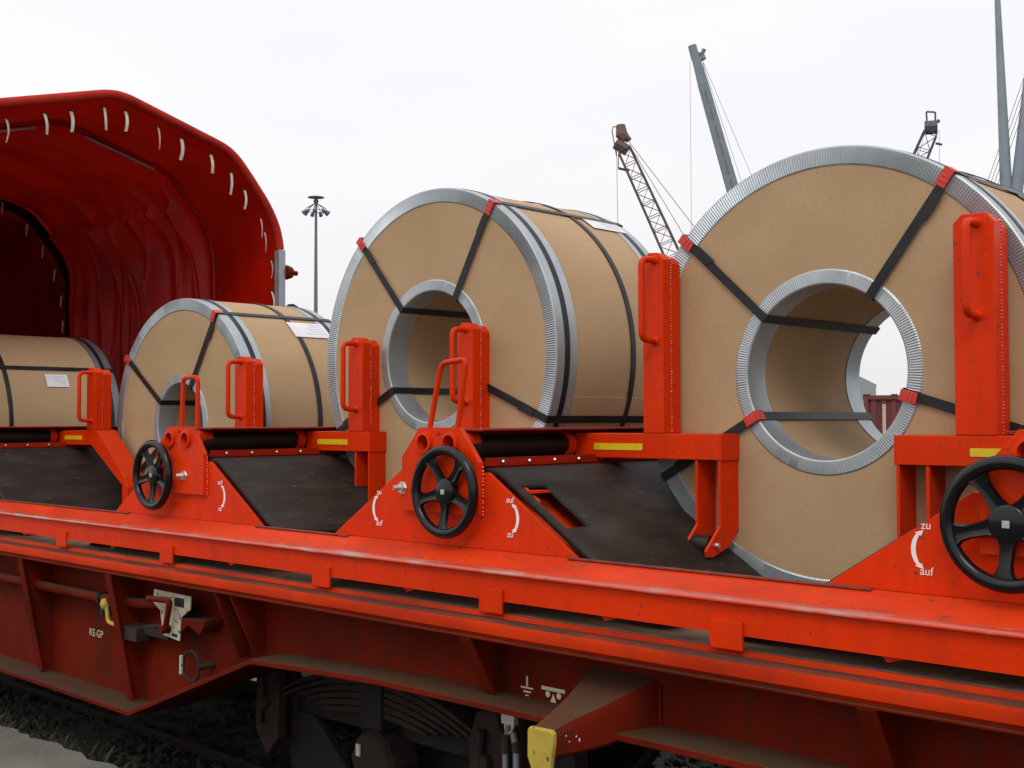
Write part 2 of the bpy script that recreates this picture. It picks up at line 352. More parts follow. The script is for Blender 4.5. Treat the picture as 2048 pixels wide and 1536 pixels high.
# pipe
part('air_pipe', MB().tube(bend([(XL+1, -.03, -.89), (-5.42, -.03, -.885), (-5.16, -.01, -.87), (-5.04, .06, -.862)], .15, 8), .026, 12), 'old_red', W, smooth=60)
part('pipe_clamp', MB().lathe([(.026, -.012), (.034, -.012), (.034, .012), (.026, .012)], (-5.63, -.03, -.885), 'x', 16, True).box(-5.645, -5.615, -.035, .05, -.97, -.915), 'dark', W)
# cream brake plate with lever
pl = part('brake_plate', MB().prism([(-5.085, -.786), (-4.766, -.79), (-4.772, -.85), (-4.85, -.895), (-4.862, -1.001), (-5.005, -.990), (-5.03, -.88), (-5.093, -.848)], 'y', -.055, -.047), 'cream', W, bevel=.002, label='chipped cream lever plate')
part('lever', MB().tube(bend([(-5.06, -.10, -.822), (-4.865, -.10, -.812), (-4.93, -.085, -.95)], .03), .014, 10).lathe([(0, -.02), (.02, -.02), (.02, .03), (0, .03)], (-4.95, -.08, -.955), 'y', 14), 'old_red', pl, smooth=50)
part('slot', MB().box(-4.90, -4.82, -.0575, -.0555, -.845, -.805), 'dark', pl)
part('slot', MB().box(-5.02, -4.955, -.0575, -.0555, -.975, -.962).box(-4.92, -4.875, -.0575, -.0555, -.985, -.972), 'dark', pl)
part('plate_bracket', MB().box(-5.0, -4.85, -.047, .05, -.90, -.88).box(-5.36, -5.02, -.02, .045, -1.02, -.985), 'dark', W)
# crank
ck = part('brake_crank', MB().tube(bend([(-5.55, -.05, -.90), (-5.53, -.05, -.99), (-5.43, -.05, -1.0), (-5.38, -.05, -1.07)], .02), .011, 10), 'oldyellow', W, smooth=50, label='old yellow brake crank')
part('knob', MB().lathe([(0, -.03), (.018, -.025), (.027, 0), (.018, .025), (0, .03)], (-5.56, -.05, -.905), 'z', 14), 'oldyellow', ck, smooth=80)
part('crank_box', MB().box(-5.41, -5.24, -.06, .045, -1.055, -.99).tube([(-5.3, -.0, -1.0), (-5.03, -.0, -.955)], .014, 8), 'rust', ck, bevel=.004)
# small bracket right of it, release ring
part('hose_bracket', MB().prism([(-5.0, -.90), (-4.66, -.888), (-4.66, -.91), (-4.70, -.955), (-4.80, -.925), (-4.86, -.965), (-4.93, -.93), (-5.0, -.93)], 'y', -.05, .048), 'old_red', W, bevel=.004)
rg = MB(); rg.tube([(-4.83+.068*math.cos(t*.2618), -.01, -1.116+.068*math.sin(t*.2618)) for t in range(24)], .006, 8, closed=True); rg.tube([(-4.76, -.02, -1.11), (-4.735, .05, -1.105)], .014, 8)
part('release_ring', rg, 'dark', W, smooth=60)
part('ring_grip', MB().tube([(-4.90, -.02, -1.075), (-4.902, -.02, -1.16)], .009, 8), 'cream', W, smooth=60)
# stencilled signs on the web
text('stencil_text', 'KE-GP', .055, (-5.845, .0485, -1.115), W, 'mark')
mb = MB(); yy = .0485
mb.box(-2.936, -2.928, yy-.001, yy, -.955, -.918).box(-2.962, -2.902, yy-.001, yy, -.963, -.957).box(-2.950, -2.914, yy-.001, yy, -.977, -.971).box(-2.940, -2.924, yy-.001, yy, -.989, -.985)
for v in mb.b.verts: v.co.x *= .9524; v.co.z *= .9524
part('earth_symbol', mb, 'mark', W)
mb = MB(); mb.box(-2.862, -2.752, yy-.001, yy, -.954, -.941); mb.prism([(-2.82, -.993), (-2.792, -.993), (-2.806, -.962)], 'y', yy-.001, yy)
for cx in (-2.832, -2.78): mb.prism([(cx+.011*math.cos(k*.5236), -.967+.011*math.sin(k*.5236)) for k in range(12)], 'y', yy-.001, yy)
for v in mb.b.verts: v.co.x *= .9524; v.co.z *= .9524
part('jacking_symbol', mb, 'mark', W)
# tapered hook bracket with yellow end
ring = []
mb = MB()
def hookring(y, x0, x1, zt, zb, ch):
    return [mb.b.verts.new(p) for p in [(x0+ch, y, zt), (x1-ch, y, zt-.002), (x1, y, zt-ch-.01), (x1, y, zb+ch), (x1-ch, y, zb), (x0+ch, y, zb), (x0, y, zb+ch), (x0, y, zt-ch)]]
rs = [hookring(.05, -2.52, -2.235, -.800, -.955, .012), hookring(-.03, -2.49, -2.25, -.825, -.965, .012), hookring(-.14, -2.46, -2.285, -.860, -.985, .012), hookring(-.24, -2.44, -2.32, -.888, -.995, .012), hookring(-.315, -2.434, -2.335, -.911, -.995, .012)]
for a, b in zip(rs, rs[1:]): mb.quadstrip(a, b, True)
mb.b.faces.new(rs[-1]); mb.b.faces.new(rs[0][::-1])
hb = part('tow_bracket', mb, 'old_red', W, smooth=30, label='tapered oxide red bracket with a worn yellow end')
part('yellow_end', MB().prism([(-2.436, -.920), (-2.428, -.911), (-2.345, -.909), (-2.334, -.918), (-2.334, -.950), (-2.343, -1.0), (-2.352, -1.07), (-2.352, -1.14), (-2.408, -1.14), (-2.410, -1.06), (-2.437, -1.0)], 'y', -.335, -.3155), 'oldyellow', hb, bevel=.004)
part('weld_bead', MB().tube([(-2.228, .045, -.82), (-2.228, .045, -.94)], .007, 8), 'old_red', hb, smooth=60)
mb = MB()
for i in range(16):
    yy = random.uniform(-.29, -.06); s = random.uniform(.0012, .0035); zz = random.uniform(-.965, -.925); t_ = (yy+.315)/.365
    mb.lathe([(0, 0), (s, 0), (s*.7, .0012), (0, .0016)], (-2.335+.1*max(0, t_)**1.25+.002, yy, zz), 'x', 8)
part('paint_speck', mb, 'white', hb)
# wire rope loop under the flange
mb = MB(); mb.tube(bend([(-2.83, .0, -1.02), (-2.85, 0, -1.10), (-2.852, 0, -1.3)], .02), .010, 8); mb.tube([(-2.815, .0, -1.06), (-2.80, 0, -1.12), (-2.80, 0, -1.3)], .011, 8)
part('rope_loop', mb, 'wire', W, smooth=60)
mb = MB(); mb.tube([(-2.832+.017*math.cos(t*.5236), .0, -1.045+.02*math.sin(t*.5236)) for t in range(12)], .006, 8, closed=True); mb.box(-2.86, -2.80, -.01, .01, -1.035, -1.0)
part('rope_eye', mb, 'bolt', W, smooth=50)
part('rope_ferrule', MB().tube([(-2.848, .0, -1.07), (-2.851, 0, -1.135)], .015, 8).tube([(-2.80, 0, -1.09), (-2.80, 0, -1.125)], .014, 8), 'rust', W, smooth=50)

# ridges: web, top flange, shelf with bolts, rubber liners
RIDGE = [-7.75, -5.02, -3.22, -1.015, 1.2]
def ridge(i, X):
    rd = part('ridge_beam', MB().prism([(X-.02, -.165), (X-.02, -.040), (X-.160, -.040), (X-.168, -.038), (X-.168, -.031), (X+.168, -.031), (X+.168, -.038), (X+.160, -.040), (X+.02, -.040), (X+.02, -.165)], 'y', .10, 2.40), 'ridge_red', W, bevel=.002)
    part('shelf', MB().prism([(X-.20, -.165), (X-.20, -.135), (X-.193, -.135), (X-.193, -.157), (X+.193, -.157), (X+.193, -.135), (X+.20, -.135), (X+.20, -.165)], 'y', .08, 2.42), 'ridge_red', rd)
    part('bearer', MB().prism([(X-.18, -.165), (X+.18, -.165), (X+.19, -.20), (X+.52, -.42), (X+.52, -.64), (X-.52, -.64), (X-.52, -.42), (X-.19, -.20)], 'y', .14, 2.36), 'red', rd)
    for s in (-1, 1):
        for k in range(16):
            y = .16+.141*k
            if y > 2.35: break
            b = part('bolt', MB().lathe([(0, 0), (.007, 0), (.007, .004), (.004, .008), (0, .009)], (X+s*.206, y, -.150), 'x', 6), 'bolt', rd)
            if s < 0: b.location.x -= .006
    return rd
for i, X in enumerate(RIDGE): ridge(i, X)
def liner(X, s, depth, slot=False):
    dz = -.032 if s < 0 else 0
    """rubber faced cradle slope on side s of the ridge at X"""
    prof = [(.172, -.190), (.20, -.186), (.225, -.182), (.25, -.184), (.275, -.193), (.30, -.208), (.35, -.240), (.56, -.3765), (.70, -.467)]
    x, z = .70, -.467; k = .64
    while z > depth+.03:
        x += .1; z -= .1*k; prof.append((x, z))
    prof.append((x+.12, z-.02))
    ysl = [.074, .10, .225, .5, 1, 1.5, 2, 2.42]
    mb = MB(); rows = []
    for y in ysl: rows.append([mb.b.verts.new((X+s*u, y, v+dz)) for u, v in prof])
    for j in range(len(rows)-1):
        for i in range(len(prof)-1):
            if slot and j == 1 and 6 <= i < 7: continue
            mb.b.faces.new((rows[j][i], rows[j][i+1], rows[j+1][i+1], rows[j+1][i]))
    o = part('rubber_liner', mb, 'rubber', W, smooth=40)
    so_ = o.modifiers.new('thick', 'SOLIDIFY'); so_.thickness = .024; so_.offset = 0
    return o
deep = {0: -.70, 1: -.70, 2: -.42, 3: -.42}
liner(-7.75, 1, -.76); liner(-5.02, -1, -.76); liner(-5.02, 1, -.45); liner(-3.22, -1, -.45); liner(-3.22, 1, -.60, True); liner(-1.015, -1, -.60); liner(-1.015, 1, -.6); liner(1.2, -1, -.6); liner(-7.75, -1, -.6)
part('slot_bottom', MB().prism([(-2.90, -.282), (-2.62, -.464), (-2.62, -.476), (-2.90, -.294)], 'y', .06, .22), 'red', W)
part('slot_clip', MB().prism([(-2.885, -.225), (-2.80, -.282), (-2.80, -.288), (-2.885, -.232)], 'y', .11, .13).box(-2.885, -2.82, .11, .2, -.256, -.248), 'red', W)

# end plates with bracket, collars, wheel, marks
def arc_mark(x, zc_, s, top, bottom, hw=.011, rad=.066, half=.047):
    """double-headed curved arrow, bulging to side s"""
    t0 = math.asin(half/rad); cx = x - s*rad*math.cos(t0)
    mb = MB(); y0, y1 = .0565, .0575
    n = 12; o, i_ = [], []
    for k in range(n+1):
        t = -t0*.86+2*t0*.86*k/n
        wd = .0050*math.cos(t/t0*1.1)+.0015
        o.append((cx+s*(rad+wd)*math.cos(t), zc_+(rad+wd)*math.sin(t))); i_.append((cx+s*(rad-wd)*math.cos(t), zc_+(rad-wd)*math.sin(t)))
    for k in range(n): mb.prism([o[k], o[k+1], i_[k+1], i_[k]], 'y', y0, y1)
    for sg in (-1, 1):
        t = t0*.82*sg; e = (cx+s*rad*math.cos(t), zc_+rad*math.sin(t)); tip = (cx+s*rad*math.cos(t0*1.12)-s*.004, zc_+sg*rad*math.sin(t0*1.12))
        mb.prism([(e[0]-.009, e[1]-.004*s*sg), tip, (e[0]+.009, e[1]+.004*s*sg)], 'y', y0-.0004, y1+.0004)
    return mb
def end_plate(X, wheel_dx, stub_dx, loop, marks, side=0):
    P = part('end_plate', MB().prism([(X-.65, -.459), (X-.235, -.187), (X+.235, -.187), (X+.65, -.459)], 'y', .058, .072), 'red', W, bevel=.0015)
    br = plate_holes([(X-.207, -.339), (X-.207, -.137), (X-.107, -.026), (X+.107, -.026), (X+.207, -.150), (X+.207, -.339)], [(X-.078, -.083, .031), (X+.062, -.083, .031)], .036, .0575)
    part('bearing_bracket', br, 'red', P)
    for h in (X-.078, X+.062):
        part('hole_collar', MB().lathe([(.030, -.012), (.040, -.010), (.041, .004), (.041, .12), (.030, .12)], (h, .034, -.083), 'y', 24, True), 'red', P, smooth=40)
        part('shaft_end', MB().lathe([(0, 0), (.029, 0), (.029, .02)], (h, .075, -.083), 'y', 20), 'old_red', P)
    part('bolt', MB().lathe([(0, -.008), (.008, -.008), (.008, 0)], (X-.005, .036, -.045), 'y', 6), 'red', P)
    if loop:
        part('lifting_loop', MB().tube(bend([(loop[0][0], .05, -.03), (loop[1][0], .05, loop[1][1]), (loop[2][0], .05, loop[2][1]), (loop[3][0], .05, -.03)], .03, 6), .0105, 10), 'red', P, smooth=60)
    sx = X+stub_dx
    mb = MB().lathe([(.0, -.045), (.008, -.045), (.008, 0)], (sx-.03, .0, -.252), 'y', 4)
    mb = MB().tube([(sx-.012, -.0, -.254), (sx, .03, -.254)], .010, 8).lathe([(0, -.012), (.019, -.012), (.019, 0), (.026, 0), (.026, .004), (.018, .004)], (sx, .034, -.254), 'y', 6)
    part('drive_stub', mb, 'bolt', P)
    for (mx_, s, top, bot) in marks:
        part('arrow_mark', arc_mark(mx_, -.342, s, top, bot), 'white', P)
        for tx, zz in ((top, -.288), (bot, -.408)):
            text('direction_text', tx, .031, (mx_ - s*.016, .0562, zz), P, 'white')
    if wheel_dx is not None:
        handwheel(X+wheel_dx, P)
    # weld line along the right bracket edge
    mb = MB()
    for k in range(14):
        zz = -.17-.168*k/13; mb.lathe([(0, -.005), (.005, -.003), (.0065, 0)], (X+.209, .055, zz+random.uniform(-.003, .003)), 'y', 6)
    part('weld_bead', mb, 'gloss_red', P, smooth=60)
    return P
wheel_meshes = {}
def handwheel(X, P):
    Z = -.258; Rw = .1695; rt = .0185
    H = bpy.data.objects.new('handwheel', None)
    # rim mesh is the part itself, spokes and hub are its sub-parts at the same level (end_plate > handwheel pieces)
    bpy.data.objects.remove(H)
    mb = MB(); n = 64
    mb.tube([(X+(Rw-rt)*math.cos(2*math.pi*k/n), 0.0, Z+(Rw-rt)*math.sin(2*math.pi*k/n)) for k in range(n)], rt, 14, closed=True)
    part('wheel_rim', mb, 'black', P, smooth=80)
    for k in range(5):
        a = R(270+72*k-4); ca, sa = math.cos(a), math.sin(a)
        def q(r, t, y): return (X+r*ca-t*sa, y, Z+r*sa+t*ca)
        mb = MB(); rows = []
        for r, hw, yf in ((.036, .028, .006), (.06, .0205, .008), (.10, .0185, .005), (.120, .023, .0), (.140, .040, -.004)):
            rows.append([mb.b.verts.new(q(r, -hw, yf+.004)), mb.b.verts.new(q(r, -hw*.75, yf-.007)), mb.b.verts.new(q(r, -hw*.35, yf-.002)), mb.b.verts.new(q(r, hw*.35, yf-.002)),
                         mb.b.verts.new(q(r, hw*.75, yf-.007)), mb.b.verts.new(q(r, hw, yf+.004)), mb.b.verts.new(q(r, 0, yf+.014))])
        for A, B in zip(rows, rows[1:]): mb.quadstrip(A, B, True)
        part('wheel_spoke', mb, 'black', P, smooth=50)
    part('wheel_hub', MB().lathe([(0, -.006), (.040, -.006), (.047, -.001), (.049, .008), (.044, .03), (.022, .034), (.022, .058)], (X, 0, Z), 'y', 28), 'black', P, smooth=40)
    part('hub_square', MB().box(X-.009, X+.009, -.010, -.004, Z-.009, Z+.009).lathe([(0, -.0125), (.004, -.0125), (.004, -.01)], (X, 0, Z), 'y', 8), 'bolt', P)
end_plate(-5.02, -.184, .045, [(-5.023,), (-5.013, .206), (-4.884, .206), (-4.886,)], [(-4.688, 1, 'auf', 'zu')])
end_plate(-3.22, .065, -.203, [(-3.285,), (-3.222, .212), (-3.088, .222), (-3.136,)], [(-3.60, -1, 'zu', 'auf'), (-2.862, 1, 'auf', 'zu')])
end_plate(-1.015, -.125, .14, None, [(-1.388, -1, 'zu', 'auf')])
end_plate(-7.75, .05, -.2, [(-7.80,), (-7.78, .206), (-7.65, .206), (-7.66,)], [])
end_plate(1.2, .05, -.2, [(1.15,), (1.16, .206), (1.28, .206), (1.28,)], [])
for X in RIDGE:
    part('far_end_plate', MB().prism([(X-.65, -.459), (X-.235, -.187), (X-.207, -.137), (X-.107, -.026), (X+.107, -.026), (X+.207, -.15), (X+.235, -.187), (X+.65, -.459)], 'y', 2.43, 2.445), 'red', W, bevel=.0015)

# holding arms: beam, post, handle, fork with roller, sleeve over the shaft
def arm(X, s, p0, p1, top, end, low=-.484, diag=False, hz=.03, hl=.31, mark=True):
    """X ridge, s side (+1 right), p0/p1 post edges (absolute x, p0<p1), end outer end x"""
    sh = X+.062 if s > 0 else X-.078
    xa = X+.09*s if s > 0 else X-.09
    y0, y1 = .70, .81
    lo_, hi_ = min(xa, end), max(xa, end)
    if diag:
        poly = [(-7.669, -.062), (-7.16, -.052), (-7.12, -.058), (-6.77, -.345), (-6.735, -.40), (-6.735, -.505), (-6.80, -.52), (-6.80, -.392), (-7.20, -.150), (-7.669, -.150)]
        B = part('holding_arm', MB().prism(poly, 'y', y0, y1+.02), 'red', W, bevel=.003)
    else:
        B = part('holding_arm', MB().prism([(lo_, -.148), (hi_, -.148), (hi_, -.052), (lo_, -.052)], 'y', y0, y1), 'red', W, bevel=.003)
    # post: front channel and rear channel with a weld between, chamfered top
    c = .028
    part('post', MB().prism([(p0, -.052), (p1, -.052), (p1, top-c*1.1), (p1-c*.8, top-.004), (p1-.035, top-.002), (p0+c, top), (p0, top-c)], 'y', y0-.002, y0+.050), 'red', B, bevel=.004)
    part('post', MB().prism([(p0, -.052), (p1-.002, -.052), (p1-.002, top-c*1.1-.01), (p1-c, top-.012), (p0+c, top-.010), (p0, top-c)], 'y', y0+.054, y0+.112), 'red', B, bevel=.004)
    mb = MB(); n = int((top+.05)/.011)
    for k in range(n):
        zz = -.045+k*(top+.03)/n; r_ = random.uniform(.004, .0075)
        mb.lathe([(0, r_*.9), (r_*.7, r_*.5), (r_, -.003)], (p1-.002, y0+.052+random.uniform(-.001, .001), zz), 'x', 7)
    part('weld_bead', mb, 'gloss_red', B, smooth=70)
    hx = (p0+p1)/2+.01; zt = top-hz; zb = zt-hl
    part('handle', MB().tube(bend([(hx, y0, zt), (hx, y0-.085, zt-.004), (hx, y0-.085, zb+.004), (hx, y0, zb)], .03, 6), .0125, 10), 'red', B, smooth=60)
    mb = MB()
    for zz in (zt, zb): mb.lathe([(.018, 0), (.016, -.006), (.0125, -.009)], (hx, y0-.002, zz), 'y', 14)
    part('weld_collar', mb, 'red', B, smooth=70)
    if mark:
        m0 = X+.19 if s > 0 else X-.52
        m1 = m0+.24
        if s < 0: m0, m1 = X-.505, X-.33
        part('yellow_reflector', MB().prism([(m0, -.115), (m0+.004, -.117), (m1-.004, -.117), (m1, -.115), (m1, -.093), (m1-.004, -.091), (m0+.004, -.091), (m0, -.093)], 'y', y0-.003, y0-.0005), 'yellow', B)
    if not diag:
        def fork(xx0, xx1):
            return MB().prism([(.704, -.1485), (.704, -.389), (.608, -.484+(low+.484)), (.655, -.498+(low+.484)), (.765, -.463+(low+.484)), (.829, -.398), (.834, -.078), (.80, -.050), (.8105, -.050), (.8105, -.1485)] if False else
                              [(.704, -.149), (.704, -.385), (.612, -.470), (.618, -.492), (.650, -.497), (.765, -.463), (.829, -.398), (.829, -.149)], 'x', xx0, xx1)
        e0 = end-.012*s
        a, b = sorted((end, e0)); part('fork_plate', fork(a, b), 'red', B, bevel=.002)
        part('beam_cap', MB().prism([(.704, -.1485), (.704, -.052), (.80, -.052), (.834, -.078), (.834, -.1485)], 'x', (b if s > 0 else a)-.0, (b if s > 0 else a)+.006*s), 'red', B)
        a2, b2 = sorted((end-.10*s, end-.112*s)); part('fork_plate', fork(a2, b2), 'red', B, bevel=.002)
        xm = (end-.012*s+end-.10*s)/2
        part('guide_roller', MB().lathe([(0, -.036), (.034, -.036), (.036, -.032), (.036, .032), (.034, .036), (0, .036)], (xm, .672, -.455), 'x', 20), 'sleeve', B, smooth=40)
        part('axle_bolt', MB().tube([(end-.02*s, .665, -.452), (end+.018*s, .665, -.452)], .009, 8), 'bolt', B)
    # sleeve between end plate and arm, collar
    part('shaft_sleeve', MB().lathe([(.030, 0), (.041, .003), (.0425, .02), (.0425, .56), (.040, .582), (.030, .585)], (sh, .10, -.096), 'y', 24), 'sleeve', B, smooth=40)
    part('shaft_collar', MB().lathe([(.028, .0), (.050, .0), (.050, .012), (.046, .014), (.046, .03), (.05, .032), (.05, .04)], (sh, .645, -.096), 'y', 20), 'red', B, smooth=40)
    part('shaft', MB().lathe([(.026, 0), (.026, 2.25)], (sh, .12, -.096), 'y', 16), 'sleeve', B, smooth=60)
    return B
arm(-7.75, 1, -7.262, -7.152, .345, -6.8, diag=True, hl=.31)
arm(-5.02, 1, -4.585, -4.475, .405, -4.43, hl=.32)
arm(-5.02, -1, -5.57, -5.462, .352, -5.72, hl=.30)
arm(-3.22, 1, -2.785, -2.688, .640, -2.44)
arm(-3.22, -1, -3.818, -3.718, .432, -3.95, hl=.32)
arm(-1.015, -1, -1.566, -1.436, .640, -1.766, hz=.032, hl=.29)
arm(-1.015, 1, -.58, -.47, .52, -.3)

# ------------------------------------------------------------------ hood of the wagon
HX = -7.93; YM = 1.25
def arch(inset=0.0, zoff=0.0, ext=True):
    half = [(1.13, 0), ]
    pts = [(1.45-inset, -.45), (1.45-inset, .93), (1.447-inset, 1.38), (1.41-inset, 1.55), (1.315-inset*.9, 1.727-inset*.3), (1.12-inset*.75, 1.965-inset*.6), (1.01-inset*.5, 2.08-inset*.8), (.91-inset*.4, 2.146-inset*.95), (.06, 2.382-inset)]
    r = [(YM+a, b+zoff) for a, b in pts]; l = [(YM-a, b+zoff) for a, b in pts[::-1]]
    return r + l            # from far bottom over the top to near bottom
def smooth_arch(inset, step=.05):
    P = [Vector((0, a, b)) for a, b in arch(inset)]; P = bend(P, .09, 4)
    o = [P[0]]
    for p in P[1:]:
        d = (p-o[-1]).length
        k = max(1, int(d/step)); s = o[-1].copy()
        for j in range(1, k+1): o.append(s.lerp(p, j/k))
    return [(p.y, p.z) for p in o]
H = part('hood_frame', MB().tube([(HX, a, b) for a, b in smooth_arch(.03, .12) if b > 1.36], .034, 12), 'tarp_edge', W, smooth=60, label='arched opening edge of the telescoping tarpaulin hood')
part('side_post', MB().box(HX-.035, HX+.03, YM+1.385, YM+1.447, -.45, 1.375), 'alu', H, bevel=.004, label='bare grey post at the far edge of the hood')
part('side_post', MB().box(HX-.035, HX+.03, YM-1.447, YM-1.385, -.45, 1.375), 'alu', H, bevel=.004)
part('locking_knob', MB().lathe([(0, .13), (.02, .13), (.02, .085), (.045, .075), (.06, .03), (.06, 0), (0, 0)], (HX, YM+1.448, 1.2), 'y', 12), 'old_red', H)
part('locking_knob', MB().lathe([(0, .09), (.03, .08), (.045, .04), (.04, 0), (0, 0)], (HX+.0, YM+1.50, .905), 'y', 12), 'dark', H)
# outer skin, front bay (smooth with slight sag), inner rib
def skin(x0, x1, n, fn, name, m, smooth=70, inset=.045, dbl=True):
    A = smooth_arch(inset, .03); cen = Vector((YM, .9)); mb = MB(); rows = []
    for i in range(n+1):
        x = x0+(x1-x0)*i/n; row = []
        for j, (a, b) in enumerate(A):
            d = (Vector((a, b))-Vector((YM, min(b, 1.0)))); d.normalize()
            k = fn(x, i/n, j/len(A), a, b)
            row.append(mb.b.verts.new((x+k[1], a-d.x*k[0], b-d.y*k[0])))
        rows.append(row)
    for A_, B_ in zip(rows, rows[1:]): mb.quadstrip(A_, B_)
    return part(name, mb, m, H, smooth=smooth)
skin(HX, -8.85, 14, lambda x, t, s, a, b: (.02*math.sin(math.pi*t)+.03*mnoise.noise(Vector((x*1.2, a*1.2, b*1.2))), 0), 'front_tarpaulin', 'tarp')
def folds(x, t, s, a, b):
    env = min(1, t*12)*min(1, (1-t)*12)
    d = .03 + .04*mnoise.noise(Vector((x*1.1, a*.9+3, b*.9)))
    for fr, amp, ph, pw in ((3.3, .17, 0, 2.6), (5.3, .09, 2.3, 3.2), (8.1, .04, 4.1, 3)):
        p_ = (x*fr + ph + .22*fr*b*.5 + .50*mnoise.noise(Vector((a*.55, b*.55, ph))) + .25*mnoise.noise(Vector((x*1.3, a*.5+ph, b*.5))))
        v = 1-abs((p_ % 1)*2-1)
        d += amp*(v**pw)*(.55+.6*mnoise.noise(Vector((a*1.2, b*1.2, x*2+ph)))+.25)
    hang = 1.0 if b < 1.9 else .5
    return (d*env*hang, .03*mnoise.noise(Vector((x*4, a*2, b*2+7)))*env)
skin(-8.85, -11.4, 380, folds, 'folded_tarpaulin', 'tarp', smooth=120)
part('inner_rib', MB().tube([(-8.85, a, b) for a, b in smooth_arch(.06, .1)], .026, 10), 'tarp', H, smooth=60)
part('rib_bar', MB().tube([(-8.82, YM+.20, 2.235), (-8.82, YM+.80, 2.07)], .011, 8), 'alu', H, smooth=60)
part('rib_bar', MB().tube([(-8.82, YM-.80, 2.07), (-8.82, YM-.20, 2.235)], .011, 8), 'alu', H, smooth=60)
mb = MB(); A = smooth_arch(.07, .1)
B = [(YM+(a-YM)*.93, b-.09 if b > 1.5 else b) for a, b in A]
va = [mb.b.verts.new((-11.4, a, b)) for a, b in A]; vb = [mb.b.verts.new((-11.37, a, b)) for a, b in B]; mb.quadstrip(va, vb)
part('rubber_seal', mb, 'sleeve', H)
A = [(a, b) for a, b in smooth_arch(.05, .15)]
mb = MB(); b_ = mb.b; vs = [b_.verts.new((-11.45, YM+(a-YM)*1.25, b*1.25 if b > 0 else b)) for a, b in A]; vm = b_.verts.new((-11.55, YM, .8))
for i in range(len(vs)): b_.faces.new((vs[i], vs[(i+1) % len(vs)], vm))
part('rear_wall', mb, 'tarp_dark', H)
# webbing strips along the opening
for y, z in [(-.6, 1.70), (-.45, 1.90), (.0, 2.0), (.25, 2.05), (.458, 2.062), (.723, 2.148), (.914, 2.20), (1.164, 2.275), (1.327, 2.278), (1.592, 2.205), (1.785, 2.155), (2.04, 2.075), (2.224, 1.960), (2.348, 1.84), (2.499, 1.635), (2.537, 1.53), (2.60, 1.31), (2.605, 1.06), (2.60, .8)]:
    ln = random.uniform(.13, .17); mb = MB(); rows = []; tw = random.uniform(-1, 1); bow = random.uniform(-.011, .011)
    ww = random.uniform(.010, .015) if y < 2.3 else random.uniform(.007, .011); lean = random.uniform(-.012, .022)
    for k in range(7):
        t = k/6; yy = y+.01+bow*math.sin(math.pi*t)+lean*t; xx = -7.975+.02*math.sin(math.pi*t)
        an = tw*.6+t*tw*.5
        zz = z-.02-ln*t
        rows.append([mb.b.verts.new((xx-ww*math.sin(an), yy-ww*math.cos(an), zz)), mb.b.verts.new((xx+ww*math.sin(an), yy+ww*math.cos(an), zz))])
    for A_, B_ in zip(rows, rows[1:]): mb.quadstrip(A_, B_)
    o = part('webbing_strip', mb, 'ribbon', H); sl = o.modifiers.new('thick', 'SOLIDIFY'); sl.thickness = .002
    part('strip_eyelet', MB().tube([(-7.975, y-.02, z-.012), (-7.975, y+.035, z-.016)], .005, 6), 'dark', H)
for ang in range(0, 9):      # strips around the inner opening
    y, z = [(1.88, 2.10), (2.12, 1.92), (2.28, 1.72), (2.40, 1.5), (2.47, 1.25), (2.49, 1.0), (2.49, .75), (1.5, 2.15), (1.1, 2.16)][ang]
    part('webbing_strip', MB().prism([(y-.008, z), (y+.012, z), (y+.004, z-.12), (y-.012, z-.12)], 'x', -11.34, -11.337), 'ribbon', H)

# ------------------------------------------------------------------ bogie
BG = part('bogie_frame', MB().box(-4.6, -2.9, .42, .50, -1.36, -1.20).box(-4.6, -2.9, 2.0, 2.08, -1.36, -1.20).box(-4.1, -3.7, .5, 2.0, -1.35, -1.15), 'dark', W, bevel=.01)
for i in range(6):
    hl = .66-.065*i if i > 1 else .66
    mb = MB(); n = 14; pts_t, pts_b = [], []
    for k in range(n+1):
        u = -hl+2*hl*k/n; z = -1.07-.0305*i - .37*u*u
        pts_t.append((-3.93+u, z)); pts_b.append((-3.93+u, z-.0265*(1-.55*(abs(u)/hl)**3)))
    mb.prism(pts_t+pts_b[::-1], 'y', .31, .40); part('spring_leaf', mb, 'rust', BG, bevel=.003)
part('spring_buckle', MB().box(-4.0, -3.86, .295, .415, -1.30, -1.045), 'dark', BG, bevel=.006)
for x, sg in ((-4.66, 1), (-3.22, -1)):
    part('spring_hanger', MB().prism([(x-.07, -1.12), (x+.03, -1.10), (x+.08, -1.2), (x+.07, -1.46), (x-.01, -1.55), (x-.10, -1.45), (x-.11, -1.25)], 'y', .29, .345), 'rust', BG, bevel=.008)
    part('spring_hanger', MB().prism([(x-.07, -1.12), (x+.03, -1.10), (x+.08, -1.2), (x+.07, -1.46), (x-.01, -1.55), (x-.10, -1.45), (x-.11, -1.25)], 'y', .39, .43), 'rust', BG, bevel=.008)
    part('hanger_pin', MB().lathe([(0, -.03), (.03, -.03), (.035, -.01), (.035, .16)], (x-.01, .29, -1.30), 'y', 14), 'rust', BG, smooth=40)
    part('hanger_link', MB().tube([(x-.02, .27, -1.18), (x-.04, .27, -1.40)], .018, 8), 'rust', BG, smooth=50)
part('axle_guard', MB().prism([(-4.70, -1.35), (-4.45, -1.35), (-4.15, -1.60), (-4.15, -1.86), (-4.25, -1.86), (-4.62, -1.62)], 'y', .40, .425), 'dark', BG)
part('axle_guard', MB().prism([(-3.10, -1.35), (-3.40, -1.35), (-3.71, -1.60), (-3.71, -1.86), (-3.6, -1.86), (-3.2, -1.62)], 'y', .40, .425), 'dark', BG)
part('axle_box', MB().lathe([(0, 0), (.12, .01), (.135, .04), (.135, .18), (0, .18)], (-3.93, .28, -1.44), 'y', 8), 'rust', BG, bevel=.01)
